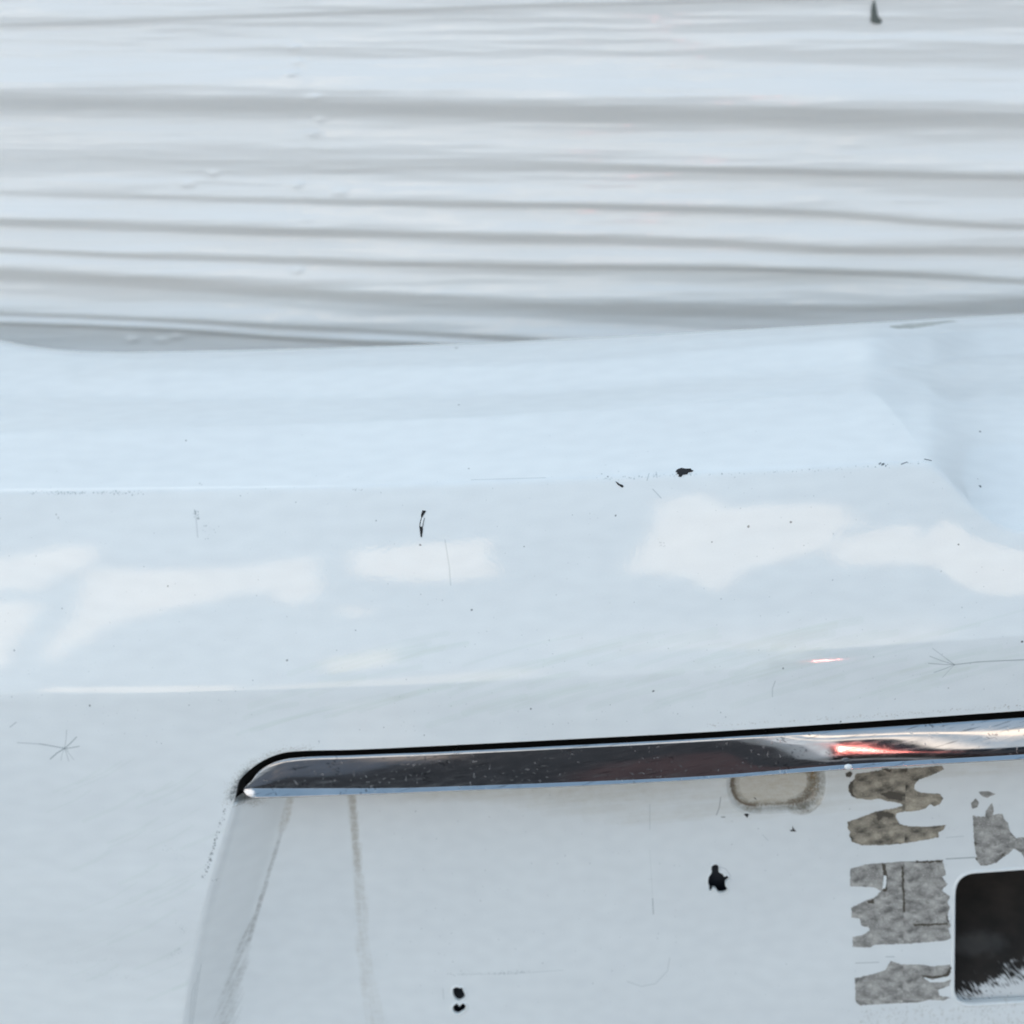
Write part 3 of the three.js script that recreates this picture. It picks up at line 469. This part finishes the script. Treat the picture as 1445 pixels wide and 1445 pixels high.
{
  const rows = [], N = 24, M = 24, A = panelXY(1338, 1205), B = panelXY(1660, 1440);
  for (let j = 0; j <= N; j++) {
    const row = []; for (let i = 0; i <= M; i++) { const a = lerp(A.x, B.x, i / M), b = lerp(A.y, B.y, j / N), back = lerp(0.045, 0.004, sstep(0.35, 1.0, j / N)) + 0.003 * n3(a * 40, b * 40, 3); row.push(PO.clone().addScaledVector(PU, a).addScaledVector(PV, b).addScaledVector(PN, -back)); }
    rows.push(row);
  }
  part('latch_pocket', gridGeometry(rows, (p, i, j) => [i / M, 1 - j / N]), innerMat, lid, 'dark inside of the latch opening with white overspray at its foot');
}
{
  const rows = []; for (const y of [1000, 1400, 1900]) { const row = []; for (const px of [-600, 400, 1200, 2240]) row.push(onPanel(px, y, 0.062)); rows.push(row); }
  part('inner_frame', gridGeometry(rows), bareBlack, lid);
  const tubes = []; for (const [px, y, r] of [[1014, 1241, 0.014], [648, 1411, 0.014]]) { const a = onPanel(px, y, 0.003), g = new THREE.CylinderGeometry(r, r, 0.03, 24, 1, true); g.rotateX(Math.PI / 2); g.translate(a.x, a.y, a.z - 0.015); tubes.push(g); const d = new THREE.CircleGeometry(r, 24); d.translate(a.x, a.y, a.z - 0.004); tubes.push(d); }
  part('screw_clip', mergeGeometries([tubes[0], tubes[1]]), clipMat, lid); part('screw_clip', mergeGeometries([tubes[2], tubes[3]]), clipMat, lid);
  const rim = (name, hole, steps, wob, label) => {
    const n = hole.length, rows = [], nrm = hole.map((p, i) => { const a = hole[(i + n - 1) % n], b = hole[(i + 1) % n], l = Math.hypot(b[0] - a[0], b[1] - a[1]) || 1; return [(b[1] - a[1]) / l, -(b[0] - a[0]) / l]; });
    for (const [grow, back, j] of steps) { const row = []; for (let i = 0; i <= n; i++) { const p = hole[i % n], q = nrm[i % n], g = grow + j * wob * n3(p[0] / 1.7, p[1] / 1.7, grow); row.push(onPanel(p[0] + q[0] * g, p[1] + q[1] * g).addScaledVector(PN, -back - wob * 0.0004 * n3(p[0] / 2.1, p[1] / 2.1, 3) * (grow > 2.5 ? 0 : 1))); } rows.push(row); }
    part(name, gridGeometry(rows, rUV), paintRecess, lid, label);
  };
  for (const hole of [holeUpper, holeLower, keyHole]) rim('hole_rim', hole, [[3.2, 0.0001, 0.6], [2.0, -0.0003, 0.9], [1.0, -0.00065, 0.5], [0.1, -0.0006, 0.7], [-0.8, 0.0004, 0.8], [-0.6, 0.0022, 0.3]], 1);
  rim('opening_rim', latchHole, [[5, 0.0001, 0], [3.4, -0.0004, 0], [1.8, -0.0007, 0], [0.4, -0.0006, 0], [-0.8, 0.0002, 0], [-1.4, 0.0015, 0], [-1.5, 0.004, 0]], 0, 'rolled white edge of the latch opening');
}

// ------------------------------------------------------------------ plastic film behind
const edgeZ = skin(720, farEdge(720)).z;
const FZ = edgeZ - 0.17;
const filmMap = (px, py) => onDepth(px, py, FZ);
const bands = [
  { f: curve([[-300, 44], [0, 36], [300, 25], [500, 18], [723, 9], [1000, 2], [1445, -8], [1800, -14]]), w: 6, L: 40, A: () => 0.0022 },
  { f: curve([[-300, 138], [0, 141], [430, 148], [723, 155], [1000, 161], [1445, 168], [1800, 172]]), w: 30, L: 62, A: () => 0.0115 },
  { f: curve([[-300, 222], [0, 225], [400, 231], [723, 233], [973, 238], [1223, 244], [1445, 250], [1800, 258]]), w: 11, L: 48, A: (x) => lerp(0.0028, 0.0062, sstep(500, 1100, x)), wide: (x) => lerp(30, 11, sstep(300, 1000, x)) },
  { f: curve([[-300, 268], [0, 274], [300, 280], [500, 285], [723, 287.5], [973, 294], [1173, 301], [1323, 314], [1445, 319], [1800, 325]]), w: 9, L: 36, A: (x) => lerp(0.0022, 0.0052, sstep(150, 600, x)) },
  { f: curve([[-300, 306], [0, 312], [250, 321], [500, 328], [723, 334], [973, 341], [1198, 352], [1445, 352], [1800, 356]]), w: 13, L: 34, A: () => 0.0062 },
  { f: curve([[-300, 344], [0, 351], [150, 358], [350, 366], [723, 375], [1023, 378], [1273, 386], [1445, 396], [1800, 405]]), w: 9, L: 28, A: (x) => 0.005 },
  { f: curve([[-300, 380], [0, 386], [200, 397], [400, 411], [723, 430], [973, 434], [1173, 438], [1445, 430], [1800, 425]]), w: 20, L: 34, A: (x) => lerp(0.0062, 0.004, sstep(200, 700, x)) },
  { f: curve([[-300, 437], [0, 443], [250, 452], [500, 466], [723, 477], [1000, 490], [1800, 520]]), w: 8, L: 26, A: () => 0.0048 },
  { f: curve([[-300, 449], [0, 456], [250, 466], [450, 480], [650, 488], [1000, 505], [1800, 530]]), w: 8, L: 9, A: () => 0.004 },
  { f: curve([[-300, 86], [400, 82], [900, 92], [1445, 88], [1800, 88]]), w: 26, L: 30, A: (x) => 0.0016 },
  { f: curve([[700, 70], [1000, 68], [1200, 60], [1445, 66], [1800, 66]]), w: 8, L: 16, A: (x) => 0.0012 * sstep(900, 1150, x) },
];
const dents = [[415, 66], [420, 86], [413, 101], [446, 134], [452, 168], [444, 187], [421, 260], [480, 270], [265, 259], [186, 479], [227, 480], [250, 475], [420, 380], [300, 245]];
function filmHeight(px, py) {
  let h = 0;
  for (const b of bands) { const d = py - b.f(px), w = 1.3 * (b.wide ? b.wide(px) : b.w), L = b.L; if (d < -w / 2 - L || d > w / 2) continue; const A = b.A(px) * (0.95 + 0.5 * n3(px / 260, b.w * 3.7, b.L)); if (d < -w / 2) { const t = 1 + (d + w / 2) / L; h += A * t * t * (3 - 2 * t) ; } else h += A * (1 - sstep(-w / 2, w / 2, d)); }
  h += 0.0022 * fbm(px / 420, py / 30, 2.2, 3) + 0.0009 * fbm(px / 210, py / 12, 6.1, 3);
  const crease = Math.exp(-(((px - 432 - 6 * n3(py / 40, 1, 1)) / 10) ** 2)); h += 0.0005 * crease * n3(py / 9, 3.3, 1);
  for (const [x, y] of dents) { const q = ((px - x) / 9) ** 2 + ((py - y) / 4) ** 2; if (q < 6) h += 0.0016 * Math.exp(-q); }
  return h;
}
const film = thing('plastic_film', 'white plastic film with long level folds, hanging behind the boot lid', 'plastic film', [0, -0.9, FZ]);
{
  const rows = [], uvw = [];
  const ys = []; for (let y = -2200; y < -60; y += 60) ys.push(y); for (let y = -60; y < 530; y += 1.25) ys.push(y); for (let y = 540; y < 2400; y += 60) ys.push(y);
  const xs = []; for (let x = -1300; x < -60; x += 40) xs.push(x); for (let x = -60; x <= 1505; x += 5) xs.push(x); for (let x = 1540; x < 2800; x += 40) xs.push(x);
  for (const y of ys) { const row = []; for (const x of xs) { const p = filmMap(x, y); p.z += filmHeight(x, y); row.push(p); } rows.push(row); }
  const g = gridGeometry(rows, (p) => [p.x / 0.4, p.y / 0.4]);
  const n = 1024, d = new Uint8Array(n * n * 4); for (let v = 0; v < n; v++) for (let u = 0; u < n; u++) { const a = u / n * 6.283, m = clamp(128 + 150 * fbm(Math.cos(a) * 1.6 + 5, v / 14 + Math.sin(a) * 0.5, Math.sin(a) * 1.6, 4), 0, 255); d.set([m, m, m, 255], (v * n + u) * 4); }
  const bump = new THREE.DataTexture(d, n, n); bump.wrapS = bump.wrapT = THREE.RepeatWrapping; bump.magFilter = THREE.LinearFilter; bump.needsUpdate = true;
  const filmMaterial = new THREE.MeshPhysicalMaterial({ color: new THREE.Color(0.88, 0.88, 0.87), roughness: 0.1, ior: 1.55, bumpMap: bump, bumpScale: 0.00035 });
  part('sheet', g, filmMaterial, film);
  const tearMat = new THREE.MeshStandardMaterial({ color: new THREE.Color(0.13, 0.145, 0.135), roughness: 0.8 });
  const tearG = new THREE.ShapeGeometry(new THREE.Shape(smoothPts(scaled([[640, -10], [665, 60], [690, 200], [715, 290], [775, 350], [750, 395], [690, 405], [590, 370], [588, 250], [600, 120]], 1180, 0, 0.083), 3).map(([x, y]) => new THREE.Vector2(x, -y))));
  const p = tearG.attributes.position; for (let i = 0; i < p.count; i++) { const x = p.getX(i), y = -p.getY(i), q = filmMap(x, y); q.z += filmHeight(x, y) + 0.0012; p.setXYZ(i, q.x, q.y, q.z); } tearG.computeVertexNormals();
  part('tear', tearG, tearMat, film, 'small dark tear in the film at the top right');
}

// ------------------------------------------------------------------ ground
function groundMap(base, tint, seed) {
  const n = 512, d = new Uint8Array(n * n * 4); for (let i = 0; i < n * n; i++) { const u = i % n, v = i / n | 0, m = base * (1 + 0.5 * fbm(u / 50, v / 50, seed, 5) + 0.2 * n3(u / 2, v / 2, seed)); d.set([srgb(m * tint[0]), srgb(m * tint[1]), srgb(m * tint[2]), 255], i * 4); }
  const t = new THREE.DataTexture(d, n, n); t.colorSpace = THREE.SRGBColorSpace; t.wrapS = t.wrapT = THREE.MirroredRepeatWrapping; t.magFilter = THREE.LinearFilter; t.repeat.set(0.6, 0.6); t.needsUpdate = true; return t;
}
const GROUND_Y = -0.9;
{
  const g = new THREE.PlaneGeometry(160, 160); g.rotateX(-Math.PI / 2); g.translate(0, GROUND_Y, 0);
  const p = g.attributes.position, uv = g.attributes.uv; for (let i = 0; i < p.count; i++) uv.setXY(i, p.getX(i), p.getZ(i));
  const m = new THREE.Mesh(g, new THREE.MeshStandardMaterial({ map: groundMap(0.55, [1.02, 1, 0.95], 3), roughness: 0.95 })); m.name = 'ground'; m.userData = { kind: 'structure', label: 'pale concrete yard below the boot lid' }; m.receiveShadow = true; scene.add(m);
  const patch = (name, label, pts, lift, base, tint, seed, amp) => {
    const s = new THREE.Shape(), out = []; pts.forEach((p, i) => { const q = pts[(i + 1) % pts.length], n = Math.max(2, Math.round(Math.hypot(q[0] - p[0], q[1] - p[1]) / 0.08)); for (let k = 0; k < n; k++) out.push([lerp(p[0], q[0], k / n), lerp(p[1], q[1], k / n)]); });
    out.forEach(([x, z], i) => { const X = x + amp * n3(x * 3, z * 3, seed) + amp * 0.4 * n3(x * 11, z * 11, seed + 2), Z = z + amp * n3(x * 3 + 9, z * 3, seed) + amp * 0.4 * n3(x * 11, z * 11 + 5, seed); i ? s.lineTo(X, -Z) : s.moveTo(X, -Z); });
    const r = new THREE.ShapeGeometry(s); r.rotateX(-Math.PI / 2); r.translate(0, GROUND_Y + lift, 0);
    const o = new THREE.Mesh(r, new THREE.MeshStandardMaterial({ map: groundMap(base, tint, seed), roughness: 0.9 })); o.name = name; o.userData = { kind: 'structure', label }; o.receiveShadow = true; scene.add(o);
  };
  patch('road', 'added dark asphalt lane, out of view, mirrored in the chrome strip', [[-9, 1.15], [9, 1.15], [9, 2.6], [0.2, 2.8], [-0.3, 5.5], [-9, 5.5]], 0.004, 0.05, [1.0, 0.98, 1.02], 9, 0.08);  // unseen lane, added so the trim has something dark to mirror
  patch('dirt', 'added grey patch on the lane, mirrored in the chrome strip', [[-4, 1.25], [-0.75, 1.3], [-0.62, 1.6], [-0.5, 2.0], [-0.8, 2.6], [-1.3, 4.8], [-4, 4.8]], 0.008, 0.2, [0.92, 0.98, 1.1], 13, 0.12);  // grey tone added for the left end of the trim to mirror
  patch('sunlit_strip', 'thin peach strip of ground with sunlight put into its colour', [[-0.70, 2.1], [-1.2, 3.2], [-1.85, 5.2], [-1.5, 5.3], [-0.92, 3.3], [-0.52, 2.15]], 0.012, 0.5, [1.3, 0.98, 0.76], 15, 0.05);  // sunlit look painted into the ground colour, mirrored by the trim
  patch('added_brown_patch', 'added red-brown patch on the lane, mirrored in the chrome strip', [[-0.12, 1.25], [0.55, 1.25], [0.5, 1.55], [0.3, 1.75], [0.1, 1.85], [-0.1, 1.6]], 0.008, 0.085, [1.5, 0.9, 0.85], 17, 0.06);  // brown tone added on the ground for the middle of the trim to mirror
}

// ------------------------------------------------------------------ a board fence added out of view on the right, to shade what faces it
{
  const fence = thing('added_fence', 'added dark grey fence out of view on the right, shading the plate recess', 'fence', [1.75, GROUND_Y, -0.1]), wood = new THREE.MeshStandardMaterial({ color: new THREE.Color(0.10, 0.105, 0.11), roughness: 0.85 });
  for (let i = 0; i < 18; i++) part('board', new RoundedBoxGeometry(0.022, 1.66 + 0.03 * rnd(), 0.15, 2, 0.004).translate(1.75 + 0.006 * rnd(), GROUND_Y + 0.85, -1.5 + i * 0.157), wood, fence);
  for (const y of [0.3, 0.85, 1.4]) part('rail', new RoundedBoxGeometry(0.05, 0.09, 2.86, 2, 0.006).translate(1.792, GROUND_Y + y, -0.16), wood, fence);
  for (const z of [-1.5, -0.1, 1.2]) part('post', new RoundedBoxGeometry(0.09, 1.76, 0.09, 2, 0.008).translate(1.865, GROUND_Y + 0.88, z), wood, fence);
}

// ------------------------------------------------------------------ a dark car parked opposite, mirrored in the trim
{
  const cx = 1.12, z0 = 3.55, W = 1.74, car = thing('parked_car', 'dark parked car opposite the boot lid with its red tail lamp lit', 'car', [cx, GROUND_Y, z0 + 2.1]);
  const at = (g) => { g.translate(cx, GROUND_Y, z0); return g; };
  const dark = new THREE.MeshPhysicalMaterial({ color: new THREE.Color(0.012, 0.012, 0.016), roughness: 0.25, clearcoat: 1 }), glass = new THREE.MeshPhysicalMaterial({ color: new THREE.Color(0.01, 0.012, 0.014), roughness: 0.06 }), rubber = new THREE.MeshStandardMaterial({ color: new THREE.Color(0.02, 0.02, 0.02), roughness: 0.9 }), alloy = new THREE.MeshStandardMaterial({ color: new THREE.Color(0.4, 0.4, 0.41), roughness: 0.4, metalness: 0.8 }), brown = new THREE.MeshStandardMaterial({ color: new THREE.Color(0.07, 0.045, 0.04), roughness: 0.5 });
  const side = (pts, w) => { const s = new THREE.Shape(pts.map(([z, y]) => new THREE.Vector2(z, y))), g = new THREE.ExtrudeGeometry(s, { depth: w - 0.12, bevelEnabled: true, bevelThickness: 0.06, bevelSize: 0.05, bevelSegments: 4 }); g.rotateY(-Math.PI / 2); g.translate(w / 2 - 0.06, 0, 0); return g; };
  part('body', at(side([[0.08, 0.34], [0.03, 0.62], [0.10, 0.98], [0.5, 1.02], [3.0, 1.0], [4.05, 0.84], [4.18, 0.6], [4.12, 0.3], [3.75, 0.28], [3.66, 0.5], [3.42, 0.64], [3.16, 0.5], [3.08, 0.26], [1.12, 0.26], [1.04, 0.5], [0.78, 0.64], [0.52, 0.5], [0.44, 0.28]], W)), dark, car);
  const cabin = part('cabin', at(side([[0.22, 1.0], [0.62, 1.42], [1.2, 1.48], [2.1, 1.44], [2.95, 1.0]], W - 0.3)), dark, car);
  const rear = new THREE.PlaneGeometry(1.16, 0.42); rear.rotateY(Math.PI); rear.rotateX(0.76); rear.translate(0, 1.24, 0.355); part('rear_window', at(rear), glass, cabin);
  part('bumper', at(new RoundedBoxGeometry(W - 0.06, 0.2, 0.16, 3, 0.05).translate(0, 0.44, 0.0)), brown, car);
  for (const sx of [-1, 1]) for (const wz of [0.78, 3.42]) {
    const tyre = new THREE.TorusGeometry(0.235, 0.085, 14, 36).rotateY(Math.PI / 2).translate(sx * (W / 2 - 0.13), 0.32, wz), rim = new THREE.CylinderGeometry(0.17, 0.17, 0.12, 24).rotateZ(Math.PI / 2).translate(sx * (W / 2 - 0.13), 0.32, wz), w = part('wheel', at(tyre), rubber, car); part('rim', at(rim), alloy, w);
  }
  const lens = new THREE.MeshPhysicalMaterial({ color: new THREE.Color(0.25, 0.01, 0.01), roughness: 0.2, clearcoat: 1 }), lit = new THREE.MeshPhysicalMaterial({ color: new THREE.Color(0.4, 0.02, 0.02), roughness: 0.3, emissive: new THREE.Color(1, 0.2, 0.3), emissiveIntensity: 0.9 }), core = new THREE.MeshStandardMaterial({ color: 0x400000, emissive: new THREE.Color(1, 0.62, 0.5), emissiveIntensity: 14 });
  const lamp = (sx, m) => part('tail_lamp', at(new RoundedBoxGeometry(0.16, 0.07, 0.05, 4, 0.022).translate(sx * 0.69, 0.95, 0.01)), m, car, sx < 0 ? 'lit red tail lamp' : undefined);
  const on = lamp(-1, lit); lamp(1, lens);
  part('lamp_bulb', at(new RoundedBoxGeometry(0.07, 0.034, 0.02, 3, 0.009).translate(-0.69, 0.95, -0.012)), core, on);
  const red = new THREE.PointLight(new THREE.Color(1, 0.25, 0.2), 0.25); red.position.set(cx - 0.69, GROUND_Y + 0.95, z0 - 0.07); red.castShadow = true; red.shadow.radius = 2; scene.add(red);
}

// ------------------------------------------------------------------ sky
{
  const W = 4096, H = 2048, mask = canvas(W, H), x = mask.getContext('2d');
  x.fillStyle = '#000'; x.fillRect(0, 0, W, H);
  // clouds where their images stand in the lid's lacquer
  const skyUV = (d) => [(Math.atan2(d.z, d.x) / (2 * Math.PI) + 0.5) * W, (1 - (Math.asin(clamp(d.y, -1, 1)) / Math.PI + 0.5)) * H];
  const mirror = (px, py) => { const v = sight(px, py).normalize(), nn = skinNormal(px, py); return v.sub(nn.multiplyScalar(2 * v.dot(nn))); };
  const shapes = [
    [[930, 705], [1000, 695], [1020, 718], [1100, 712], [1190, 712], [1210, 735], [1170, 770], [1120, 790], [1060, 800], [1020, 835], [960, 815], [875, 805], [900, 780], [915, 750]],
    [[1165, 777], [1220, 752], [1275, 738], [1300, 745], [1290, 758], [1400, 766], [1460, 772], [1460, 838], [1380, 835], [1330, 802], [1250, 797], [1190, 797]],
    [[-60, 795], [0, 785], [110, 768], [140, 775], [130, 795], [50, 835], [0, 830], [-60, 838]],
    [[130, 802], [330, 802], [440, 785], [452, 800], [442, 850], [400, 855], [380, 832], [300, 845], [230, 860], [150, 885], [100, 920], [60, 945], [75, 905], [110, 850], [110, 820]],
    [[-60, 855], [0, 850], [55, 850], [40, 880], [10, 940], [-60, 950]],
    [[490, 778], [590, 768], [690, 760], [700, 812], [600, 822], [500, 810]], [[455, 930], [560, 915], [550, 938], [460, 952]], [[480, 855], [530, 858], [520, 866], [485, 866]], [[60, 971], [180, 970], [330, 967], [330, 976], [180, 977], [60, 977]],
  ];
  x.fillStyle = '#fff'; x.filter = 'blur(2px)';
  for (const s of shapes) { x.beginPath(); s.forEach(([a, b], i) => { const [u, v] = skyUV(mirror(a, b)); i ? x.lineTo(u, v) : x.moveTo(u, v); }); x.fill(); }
  const mk = x.getImageData(0, 0, W, H).data, data = new Float32Array(W * H * 4);
  for (let v = 0; v < H; v++) {
    const el = (v + 0.5) / H * Math.PI - Math.PI / 2, s = Math.max(0, Math.sin(el)), k = Math.pow(s, 0.75);
    for (let u = 0; u < W; u++) {
      const i = (v * W + u) * 4, az = ((u + 0.5) / W - 0.5) * 2 * Math.PI;
      let c0 = 0;
      if (el > -0.02) {
        const dx = Math.cos(az) * Math.cos(el), dz = Math.sin(az) * Math.cos(el), behind = sstep(0.35, 0.75, dz);
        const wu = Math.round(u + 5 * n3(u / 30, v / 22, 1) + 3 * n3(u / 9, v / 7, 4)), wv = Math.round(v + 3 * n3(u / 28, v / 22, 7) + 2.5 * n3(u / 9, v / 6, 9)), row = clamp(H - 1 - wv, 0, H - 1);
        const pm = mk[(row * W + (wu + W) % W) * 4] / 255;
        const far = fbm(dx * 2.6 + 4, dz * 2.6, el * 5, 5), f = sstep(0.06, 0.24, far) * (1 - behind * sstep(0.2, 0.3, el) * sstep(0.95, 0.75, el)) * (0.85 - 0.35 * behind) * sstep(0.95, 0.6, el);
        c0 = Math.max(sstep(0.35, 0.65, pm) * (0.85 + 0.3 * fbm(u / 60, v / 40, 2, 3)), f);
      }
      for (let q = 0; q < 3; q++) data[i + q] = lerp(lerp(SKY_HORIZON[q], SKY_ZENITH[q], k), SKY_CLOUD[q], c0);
      data[i + 3] = 1;
    }
  }
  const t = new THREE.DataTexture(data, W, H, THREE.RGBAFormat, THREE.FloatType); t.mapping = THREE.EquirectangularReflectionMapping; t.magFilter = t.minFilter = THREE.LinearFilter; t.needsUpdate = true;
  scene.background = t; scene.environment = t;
}
renderer.render(scene, camera);
